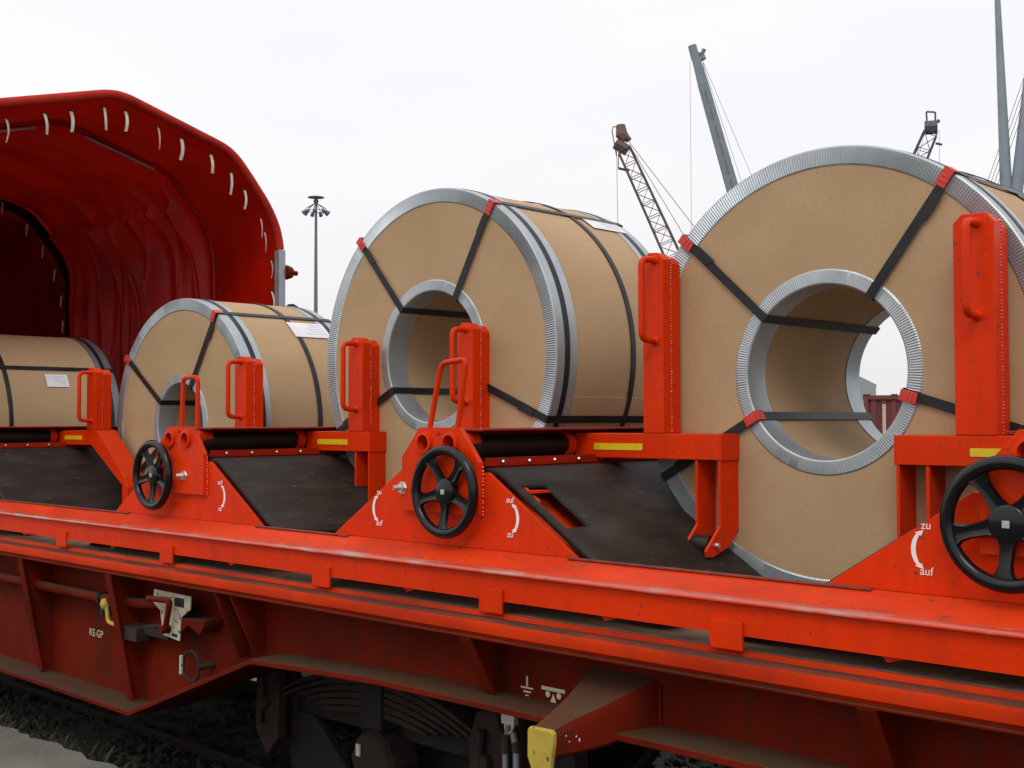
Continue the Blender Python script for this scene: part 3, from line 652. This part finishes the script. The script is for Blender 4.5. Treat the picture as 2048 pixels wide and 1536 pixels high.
part('axle_box_label', MB().box(-4.0, -3.975, .275, .283, -1.42, -1.37), 'mark', BG)
for x in (-3.93, -1.9+.3):
    for y in (.62, 1.80):
        part('wheel', MB().lathe([(0, -.04), (.10, -.05), (.12, -.02), (.32, -.015), (.34, -.04), (.40, -.045), (.405, .03), (.43, .05), (.34, .06), (.12, .03), (0, .03)], (x, y, -1.41), 'y', 40), 'dark', BG, smooth=35)
part('axle', MB().lathe([(.07, 0), (.07, 1.2)], (-3.93, .6, -1.41), 'y', 16), 'dark', BG)

# ------------------------------------------------------------------ steel coils
def band(mb, r0, r1, y0, y1, c, a0=0, a1=360, seg=160):
    """closed-section ring of rectangle r0..r1, y0..y1 round the y axis"""
    full = abs(a1-a0-360) < .01; n = seg if full else max(2, int(seg*(a1-a0)/360))
    rings = []
    for k in range(n if full else n+1):
        t = R(a0+(a1-a0)*k/n); co, si = math.cos(t), math.sin(t)
        rings.append([mb.b.verts.new((c[0]+r*co, y, c[1]+r*si)) for r, y in ((r0, y0), (r1, y0), (r1, y1), (r0, y1))])
    m_ = len(rings)
    for k in range(m_ if full else m_-1): mb.quadstrip(rings[k], rings[(k+1) % m_], True)
    if not full: mb.b.faces.new(rings[0]); mb.b.faces.new(rings[-1][::-1])
    return mb
def pleat_ring(c, ri, ro_, y, out_, n, amp, band_r, band_y, sgn):
    """flat lip pressed in radial pleats; continues round the corner as a smooth band. sgn=-1: lip faces -y"""
    mb = MB(); rings = []
    m_ = n*2
    corner = .006
    if out_:   # outer ring: lip from ri to ro_, then band along y at ro_
        prof = [(ri, .0, .4), (ri+.006, -.004, 1), (ro_-.02, -.006, 1), (ro_-corner, -.006, .5), (ro_-.001, -.003, .0), (ro_+.001, corner, 0), (ro_+.001, band_y, 0), (ro_-.003, band_y, 0)]
    else:      # inner ring: lip from ro_ inwards to ri, then band inside the bore
        prof = [(ro_, .0, .4), (ro_-.006, -.004, 1), (ri+.016, -.006, .8), (ri+corner, -.006, .25), (ri+.001, -.003, 0), (ri-.001, corner, 0), (ri-.001, band_y, 0), (ri+.003, band_y, 0)]
    for k in range(m_):
        t = 2*math.pi*k/m_; z = amp if k % 2 else -amp; co, si = math.cos(t), math.sin(t)
        jit = 1+.5*mnoise.noise(Vector((co*3, si*3, n)))
        wob = .0015*mnoise.noise(Vector((co*5, si*5, n+3)))
        rings.append([mb.b.verts.new((c[0]+r*co, y+(-sgn)*(yy+z*w_*jit+(wob if yy < 0 else 0)), c[1]+r*si)) for r, yy, w_ in prof])
    for k in range(m_): mb.quadstrip(rings[k], rings[(k+1) % m_])
    return mb
def coil(Xc, Zc, Ro, Ri, y0, y1, angles, clips_out, clips_in, lab, pleats=300, amp=.0032, lipo=.069, lipi=.055, labels=None, seam=None, bandw=.125, midb=.515, hoop=.06, zm='zinc'):
    K = thing('steel_coil', (Xc, (y0+y1)/2, Zc-Ro), lab, 'steel coil', 'steel coils lying in the cradles of the wagon')
    c = (Xc, Zc)
    part('barrel_cover', band(MB(), Ro-.02, Ro-.003, y0+.02, y1-.02, c), 'card2', K, smooth=30)
    part('bore_cover', band(MB(), Ri+.003, Ri+.015, y0+.02, y1-.02, c, seg=96), 'card', K, smooth=30)
    for nm, ya, yb, sg in (('end_cover', y0, y0+.01, -1), ('end_cover', y1-.01, y1, 1)):
        part(nm, band(MB(), Ri+.003, Ro-.004, ya, yb, c), 'card', K, smooth=30)
        yy = y0 if sg < 0 else y1
        part('outer_edge_ring', pleat_ring(c, Ro-lipo, Ro, yy, True, pleats, amp, 0, bandw, sg), zm, K, smooth=25)
        part('bore_edge_ring', pleat_ring(c, Ri, Ri+lipi, yy, False, int(pleats*.5), amp*.48, 0, bandw*.9, sg), zm, K, smooth=25)
    ym = (y0+y1)/2
    # straps through the bore
    hw = .0165; th_ = .0016
    for a in angles:
        t = R(a); co, si = math.cos(t), math.sin(t); skew = random.uniform(-.012, .012)
        def q(r, y, w_): return (Xc+r*co-(w_+skew*(1 if r < Ro*.7 else -1))*si, y, Zc+r*si+(w_+skew*(1 if r < Ro*.7 else -1))*co)
        mb = MB(); A = [(Ri-.004, y0-.013), (Ro+.004, y0-.013), (Ro+.0045, y1+.013), (Ri-.004, y1+.013)]; Bq = [(Ri-.004-th_, y0-.013-th_), (Ro+.004+th_, y0-.013-th_), (Ro+.0045+th_, y1+.013+th_), (Ri-.004-th_, y1+.013+th_)]
        for i in range(4):
            j = (i+1) % 4; v = []
            for (r, y) in (A[i], A[j], Bq[j], Bq[i]): v.append((r, y))
            L_ = [mb.b.verts.new(q(r, y, -hw)) for r, y in v]; R_ = [mb.b.verts.new(q(r, y, hw)) for r, y in v]
            mb.quadstrip(L_, R_, True); mb.b.faces.new(L_); mb.b.faces.new(R_[::-1])
        part('strap', mb, 'strap', K)
        # overlapped tail with seal
        mb = MB(); r0_ = Ro*.78; r1_ = Ro-.075
        L_ = [mb.b.verts.new(q(r, y, -hw-.005)) for r, y in ((r0_, y0-.0175), (r1_, y0-.0175), (r1_, y0-.0145), (r0_, y0-.0145))]
        R_ = [mb.b.verts.new(q(r, y, hw-.003)) for r, y in ((r0_+.02, y0-.0175), (r1_, y0-.0175), (r1_, y0-.0145), (r0_+.02, y0-.0145))]
        mb.quadstrip(L_, R_, True); mb.b.faces.new(L_); mb.b.faces.new(R_[::-1])
        part('strap_tail', mb, 'strap', K)
    def clip(a, r_in, r_out, outer):
        t = R(a); co, si = math.cos(t), math.sin(t); hwc = .0195; mb = MB()
        def q(r, y, w_): return (Xc+r*co-w_*si, y, Zc+r*si+w_*co)
        sec = [(r_in, y0-.020), (r_out+.009, y0-.022), (r_out+.010, y0+.03), (r_out+.005, y0+.03), (r_out+.004, y0-.014), (r_in, y0-.014)] if outer else \
              [(r_out, y0-.020), (r_in-.009, y0-.022), (r_in-.010, y0+.03), (r_in-.006, y0+.03), (r_in-.006, y0-.014), (r_out, y0-.014)]
        L_ = [mb.b.verts.new(q(r, y, -hwc)) for r, y in sec]; R_ = [mb.b.verts.new(q(r, y, hwc)) for r, y in sec]
        mb.quadstrip(L_, R_, True); mb.b.faces.new(L_); mb.b.faces.new(R_[::-1])
        for kk in (.35, .65):
            rm = r_in+(r_out-r_in)*kk
            L_ = [mb.b.verts.new(q(r, y, -hwc*.8)) for r, y in ((rm-.004, y0-.0225), (rm+.004, y0-.0225), (rm+.004, y0-.019), (rm-.004, y0-.019))]; R_ = [mb.b.verts.new(q(r, y, hwc*.8)) for r, y in ((rm-.004, y0-.0225), (rm+.004, y0-.0225), (rm+.004, y0-.019), (rm-.004, y0-.019))]
            mb.quadstrip(L_, R_, True); mb.b.faces.new(L_); mb.b.faces.new(R_[::-1])
        part('edge_protector', mb, 'clip', K, bevel=.002)
    for a in clips_out: clip(a, Ro-.058, Ro, True)
    for a in clips_in: clip(a, Ri, Ri+.052, False)
    for yy in (y0+hoop, y0+midb, y1-.07):
        part('hoop_strap', band(MB(), Ro-.001, Ro+.0035, yy-.0155, yy+.0155, c), 'strap', K, smooth=30)
    if labels:
        a0, a1, ya, yb = labels
        part('paper_label', band(MB(), Ro+.0036, Ro+.0044, ya, yb, c, a0, a1, seg=360), 'paper', K, smooth=30)
        mb = MB()
        for k in range(5):
            aa = a1-(a1-a0)*(.16+.15*k); le = random.uniform(.35, .8)
            band(mb, Ro+.0044, Ro+.0048, yb-.02-(yb-ya-.04)*le, yb-.02, c, aa-.12, aa+.12, seg=720)
        part('label_print', mb, 'ink', K)
    if seam is not None:
        part('cover_overlap', band(MB(), Ro-.004, Ro+.0015, y0+bandw+.004, y1-bandw-.004, c, seam-50, seam), 'card2', K, smooth=30)
    return K
coil(-2.085, .165, .792, .308, .822, 1.672, (138, 54, -150.5, -16), (138, 54), (-150.5, -16), 'nearest and tallest brown-wrapped steel coil with ribbed grey rims, at the right', pleats=480, amp=.0019)
coil(-4.10, .298, .786, .306, .806, 1.70, (130.8, 58.5, -21.8, -152), (130.8, 58.5), (), 'second brown-wrapped steel coil from the right, behind the leaning lifting loop', pleats=480, amp=.0019, labels=(51.5, 60, 1.40, 1.66), seam=-14.6)
coil(-6.44, -.023, .769, .254, .886, 1.69, (146, 59, -28, -148), (146, 59), (), 'third brown-wrapped steel coil from the right, smaller bore, just outside the hood', pleats=300, amp=.0012, lipo=.075, lipi=.052, labels=(43.5, 54, 1.33, 1.60), midb=.47, hoop=.07)
coil(-9.12, -.05, .72, .254, .45, 1.55, (38, 140, -60), (), (), 'brown-wrapped steel coil in shade inside the tarpaulin hood, at far left', pleats=220, amp=.001, labels=(25, 33.5, 1.00, 1.17), seam=14, midb=.26, hoop=.05, zm='zinc_shaded')

# ------------------------------------------------------------------ background: container, shed, cranes, light mast
def at(d, dx, dy, el): return Vector((dx*d, dy*d-2.95, el*d))
K = 36.0
C0 = at(K, -.4548, .8906, .0195); rt = Vector((.8906, .4548, 0))
t = thing('shipping_container', (C0.x, C0.y, -1.6), 'maroon corrugated shipping container seen through the bore of the nearest coil', 'container')
def bx(mb, o, ux, uy, a0, a1, b0, b1, z0, z1):
    P = [o+ux*a+uy*b for a, b in ((a0, b0), (a1, b0), (a1, b1), (a0, b1))]
    A = [mb.b.verts.new((p.x, p.y, z0)) for p in P]; B = [mb.b.verts.new((p.x, p.y, z1)) for p in P]
    mb.b.faces.new(A); mb.b.faces.new(B[::-1]); mb.quadstrip(A, B, True); return mb
bk = Vector((-.4548, .8906, 0)); z1 = K*.0192
o0 = Vector((C0.x, C0.y, 0)) - rt*.0
part('top_rail', bx(MB(), o0, rt, bk, -.1, 6.0, -.03, .08, z1-.12, z1), 'container', t)
part('bottom_rail', bx(MB(), o0, rt, bk, -.1, 6.0, -.03, .08, -1.6, -1.45), 'container', t)
part('body', bx(MB(), o0, rt, bk, -.06, 5.96, .08, 2.4, -1.5, z1-.02), 'container', t)
mb = MB()
for i in range(21): bx(mb, o0, rt, bk, .12+.28*i, .26+.28*i, .02, .081, -1.45, z1-.14)
part('corrugation', mb, 'container', t)
for px_ in (-.08, 5.86): part('corner_post', bx(MB(), o0, rt, bk, px_, px_+.12, -.04, .1, -1.6, z1+.01), 'container', t)
part('corner_casting', bx(MB(), o0, rt, bk, -.1, .1, -.05, .12, z1, z1+.03), 'dark', t)
part('corner_casting', bx(MB(), o0, rt, bk, .68, .86, -.05, .12, z1, z1+.03), 'dark', t)
part('marking_strip', bx(MB(), o0, rt, bk, .44, .53, .012, .018, -1.0, z1-.26), 'mark', t)
mb = MB()
for i in range(10): bx(mb, o0, rt, bk, .465, .505, .009, .0118, z1-.34-.1*i, z1-.28-.1*i)
part('marking_print', mb, 'ink', t)
S0 = at(85, -.4565, .889, 0)
t = thing('storage_shed', (S0.x, S0.y, -1.6), 'small grey gable roofed shed peeping over the maroon container', 'building')
part('wall', bx(MB(), Vector((S0.x, S0.y, 0)), rt, bk, -9, .82, 0, 12, -1.6, 2.30), 'shed', t)
mb = MB()
P = [(-9, 2.3), (.86, 2.3), (.86, 2.36), (-4.1, 5.0), (-9, 2.4)]
A = [mb.b.verts.new((S0.x+rt.x*a, S0.y+rt.y*a, z)) for a, z in P]; B = [mb.b.verts.new((S0.x+rt.x*a+bk.x*12, S0.y+rt.y*a+bk.y*12, z)) for a, z in P]
mb.b.faces.new(A); mb.b.faces.new(B[::-1]); mb.quadstrip(A, B, True)
part('roof', mb, 'shed', t)

def lattice(p0, p1, w0, w1, m, parent, n=12, r=.07, name='lattice_boom', side=None):
    """four-chord lattice between two points"""
    ax = (p1-p0).normalized(); sd_ = side or ax.cross(Vector((0, 0, 1))).normalized(); up = sd_.cross(ax).normalized()
    mb = MB()
    def cr_(t, i):
        w_ = w0+(w1-w0)*t; sx, sy = ((-1, -1), (1, -1), (1, 1), (-1, 1))[i % 4]; return p0.lerp(p1, t)+sd_*sx*w_/2+up*sy*w_/2
    for i in range(4): mb.tube([cr_(0, i), cr_(1, i)], r, 5)
    for k in range(n):
        a, b = k/n, (k+1)/n
        for i in range(4):
            j = (i+1) % 4
            mb.tube([cr_(a, i), cr_(b, j)] if k % 2 else [cr_(a, j), cr_(b, i)], r*.5, 4)
            mb.tube([cr_(b, i), cr_(b, j)], r*.45, 4)
    return part(name, mb, m, parent)
def cableset(name, pairs, parent, r=.03):
    for a, b in pairs: part(name, MB().tube([a, b], r, 4), 'cable', parent)
# brown lattice crane
D1 = 120
tip = at(D1, -.6180, .7862, .2270); low = at(D1, -.5882, .8087, .1418); axd = (low-tip).normalized()
foot = tip+axd*((tip.z-3)/(-axd.z))
t = thing('harbour_crane', (foot.x, foot.y, -1.6), 'rusty brown lattice crane boom leaning left above the middle coil', 'crane', 'harbour cranes on the skyline')
lattice(foot, tip, 1.9, 1.25, 'crane_brown', t, 18, .085)
part('crane_base', MB().box(foot.x-3, foot.x+3, foot.y-3, foot.y+3, -1.6, 3.2), 'crane_brown', t)
h1, h2 = at(D1, -.6205, .7842, .2487), at(D1, -.6205, .7842, .236)
part('boom_head', MB().tube([at(D1, -.6240, .7814, .2330), at(D1, -.6200, .7846, .2300), at(D1, -.6160, .7877, .2265)], .6, 6).tube([h1, at(D1, -.6200, .7846, .2405), at(D1, -.6170, .787, .236)], .75, 6, radii=[.45, .62, .5]).tube([at(D1, -.6217, .7832, .2475), at(D1, -.6150, .7885, .2350)], .35, 6), 'crane_brown', t)
part('head_ladder', MB().tube([at(D1, -.6262, .7797, .244), at(D1, -.6232, .782, .222)], .07, 4).tube([at(D1, -.6255, .7802, .247), at(D1, -.6205, .7842, .2475)], .06, 4).tube([at(D1, -.6262, .7797, .244), at(D1, -.6255, .7802, .247)], .06, 4), 'crane_brown', t)
part('side_platform', MB().tube([at(D1, -.6222, .7828, .212), at(D1, -.6150, .7885, .2095)], .13, 4).tube([at(D1, -.6222, .7828, .212), at(D1, -.6218, .783, .226)], .06, 4), 'crane_brown', t)
cableset('cable', [(at(D1, -.6232, .782, .23), at(D1, -.6222, .7828, .10))] + [(at(D1, -.6150, .7885, .234-.002*i), at(D1, -.570-.006*i, .8215-.004*i, .158-.01*i)) for i in range(3)], t, .035)
# grey tapered box boom
D2 = 150
tip = at(D2, -.5712, .8208, .309); low = at(D2, -.5462, .8376, .195); axd = (low-tip).normalized(); foot = tip+axd*((tip.z-3)/(-axd.z))
t = thing('harbour_crane', (foot.x, foot.y, -1.6), 'tall grey tapered box boom crane rising left of the nearest coil', 'crane', 'harbour cranes on the skyline')
mb = MB(); sdv = axd.cross(Vector((0, 0, 1))).normalized(); upv = sdv.cross(axd).normalized()
def sq(p, w_, h_): return [mb.b.verts.new(p+sdv*a*w_/2+upv*b*h_/2) for a, b in ((-1, -1), (1, -1), (1, 1), (-1, 1))]
ln_ = (foot-tip).length; rs = [sq(tip, .85, .9), sq(tip+axd*(ln_*.10), 1.35, 1.3), sq(tip+axd*(ln_*.5), 1.75, 1.6), sq(foot, 2.1, 1.9)]
for a, b in zip(rs, rs[1:]): mb.quadstrip(a, b, True)
mb.b.faces.new(rs[0]); mb.b.faces.new(rs[-1][::-1])
part('box_boom', mb, 'crane_grey', t, bevel=.08)
part('crane_base', MB().box(foot.x-3, foot.x+3, foot.y-3, foot.y+3, -1.6, 3.3), 'crane_grey', t)
part('boom_head', MB().tube([at(D2, -.5722, .8201, .3135), at(D2, -.5700, .8217, .302)], .55, 8).tube([at(D2, -.5690, .8223, .306), at(D2, -.5655, .8247, .306), at(D2, -.5640, .8257, .3100)], .3, 6).tube([at(D2, -.5660, .8243, .3045), at(D2, -.5650, .825, .301)], .45, 6), 'crane_grey', t)
mb = MB()
for k in range(16):
    p = tip+axd*(ln_*(.12+.052*k))+sdv*.95
    mb.tube([p, p+axd*1.6+sdv*.18], .045, 4); mb.tube([p+axd*1.6+sdv*.18, p+axd*1.6-sdv*.1], .04, 4)
part('walkway_rail', mb, 'crane_dark', t)
cableset('cable', [(at(D2, -.5738, .8190, .300), at(D2, -.5736, .8191, .10))] + [(at(D2, -.5650, .825, .300-.001*i), at(D2, -.5300-.008*i, .848-.004*i, .195-.005*i)) for i in range(3)], t, .03)
# dark lattice crane behind the near coil
D3 = 170
tip = at(D3, -.4085, .9128, .228); low = at(D3, -.4212, .9070, .195); axd = (low-tip).normalized(); foot = tip+axd*((tip.z-3)/(-axd.z))
t = thing('harbour_crane', (foot.x, foot.y, -1.6), 'dark lattice crane head with square top frame peeping over the nearest coil', 'crane', 'harbour cranes on the skyline')
lattice(foot, tip, 3.6, 1.7, 'crane_dark', t, 16, .11)
part('crane_base', MB().box(foot.x-3, foot.x+3, foot.y-3, foot.y+3, -1.6, 3.3), 'crane_dark', t)
mb = MB(); q0 = [at(D3, -.4105, .9118, .232), at(D3, -.4050, .9143, .231), at(D3, -.4050, .9143, .2445), at(D3, -.4110, .9116, .2455)]
for i in range(4): mb.tube([q0[i], q0[(i+1) % 4]], .13, 5)
part('top_frame', mb, 'crane_dark', t)
part('sheave_block', MB().tube([at(D3, -.4125, .911, .2325), at(D3, -.4035, .915, .2325)], .95, 8).tube([at(D3, -.4040, .9148, .2365), at(D3, -.4020, .9156, .2375)], .25, 5).tube([at(D3, -.405, .9143, .2195), at(D3, -.4005, .9163, .218)], .16, 4), 'crane_dark', t)
cableset('cable', [(at(D3, -.412, .911, .23), at(D3, -.4215, .9068, .19)), (at(D3, -.4025, .9155, .23), at(D3, -.403, .915, .12))], t, .03)
# pale grey A-frame crane at the right edge
D4 = 130
p0_, p1_ = at(D4, -.3625, .932, .372), at(D4, -.3575, .9339, .1775); axd = (p1_-p0_).normalized(); foot = p0_+axd*((p0_.z-3)/(-axd.z))
t = thing('harbour_crane', (foot.x, foot.y, -1.6), 'pale grey tubular crane leg with diagonal brace at the right edge of the skyline', 'crane', 'harbour cranes on the skyline')
part('leg', MB().tube([p0_, foot], .8, 14, radii=[.2, .92]), 'crane_pale', t, smooth=60)
part('brace', MB().tube([at(D4, -.352, .936, .165), at(D4, -.336, .942, .30)], .62, 12), 'crane_pale', t, smooth=60)
part('brace_foot', MB().tube([at(D4, -.3575, .9339, .158), at(D4, -.352, .936, .158), at(D4, -.3515, .936, .178)], .8, 10), 'crane_pale', t, smooth=60)
part('crane_base', MB().box(foot.x-3, foot.x+3, foot.y-3, foot.y+3, -1.6, 3.3), 'crane_pale', t)
cableset('cable', [(at(D4, -.3735+.003*i, .9276, .175), at(D4, -.338+.003*i, .9412, .285)) for i in range(4)], t, .035)
# light mast
D5 = 150
top = at(D5, -.7989, .6015, .183)
t = thing('floodlight_mast', (top.x, top.y, -1.6), 'tall thin grey floodlight mast with a ring of lamps, right of the hood', 'light mast')
part('pole', MB().tube([(top.x, top.y, -1.6), (top.x, top.y, top.z)], .3, 10, radii=[.34, .15]), 'mast', t, smooth=60)
part('top_disc', MB().lathe([(0, .10), (1.0, .08), (1.05, 0), (0, -.08)], (top.x, top.y, top.z+.45), 'z', 20), 'mast', t)
part('head_frame', MB().lathe([(.12, .5), (.35, .1), (.2, -.3), (.1, -.6)], (top.x, top.y, top.z-.1), 'z', 10).tube([(top.x+1.2*math.cos(k*.5236), top.y+1.2*math.sin(k*.5236), top.z-1.2) for k in range(12)], .04, 5, closed=True), 'mast', t)
for k in range(9):
    a = k*2*math.pi/9; ex, ey = math.cos(a), math.sin(a); e = Vector((top.x+ex*1.45, top.y+ey*1.45, top.z-1.35)); m_ = Vector((top.x+ex*1.2, top.y+ey*1.2, top.z-.9))
    part('lamp_arm', MB().tube([(top.x, top.y, top.z-.2), m_, e], .05, 4), 'mast', t)
    part('lamp', MB().tube([e-Vector((ex*.2, ey*.2, -.12)), e+Vector((ex*.2, ey*.2, -.2))], .25, 8, radii=[.17, .27]), 'mast', t)
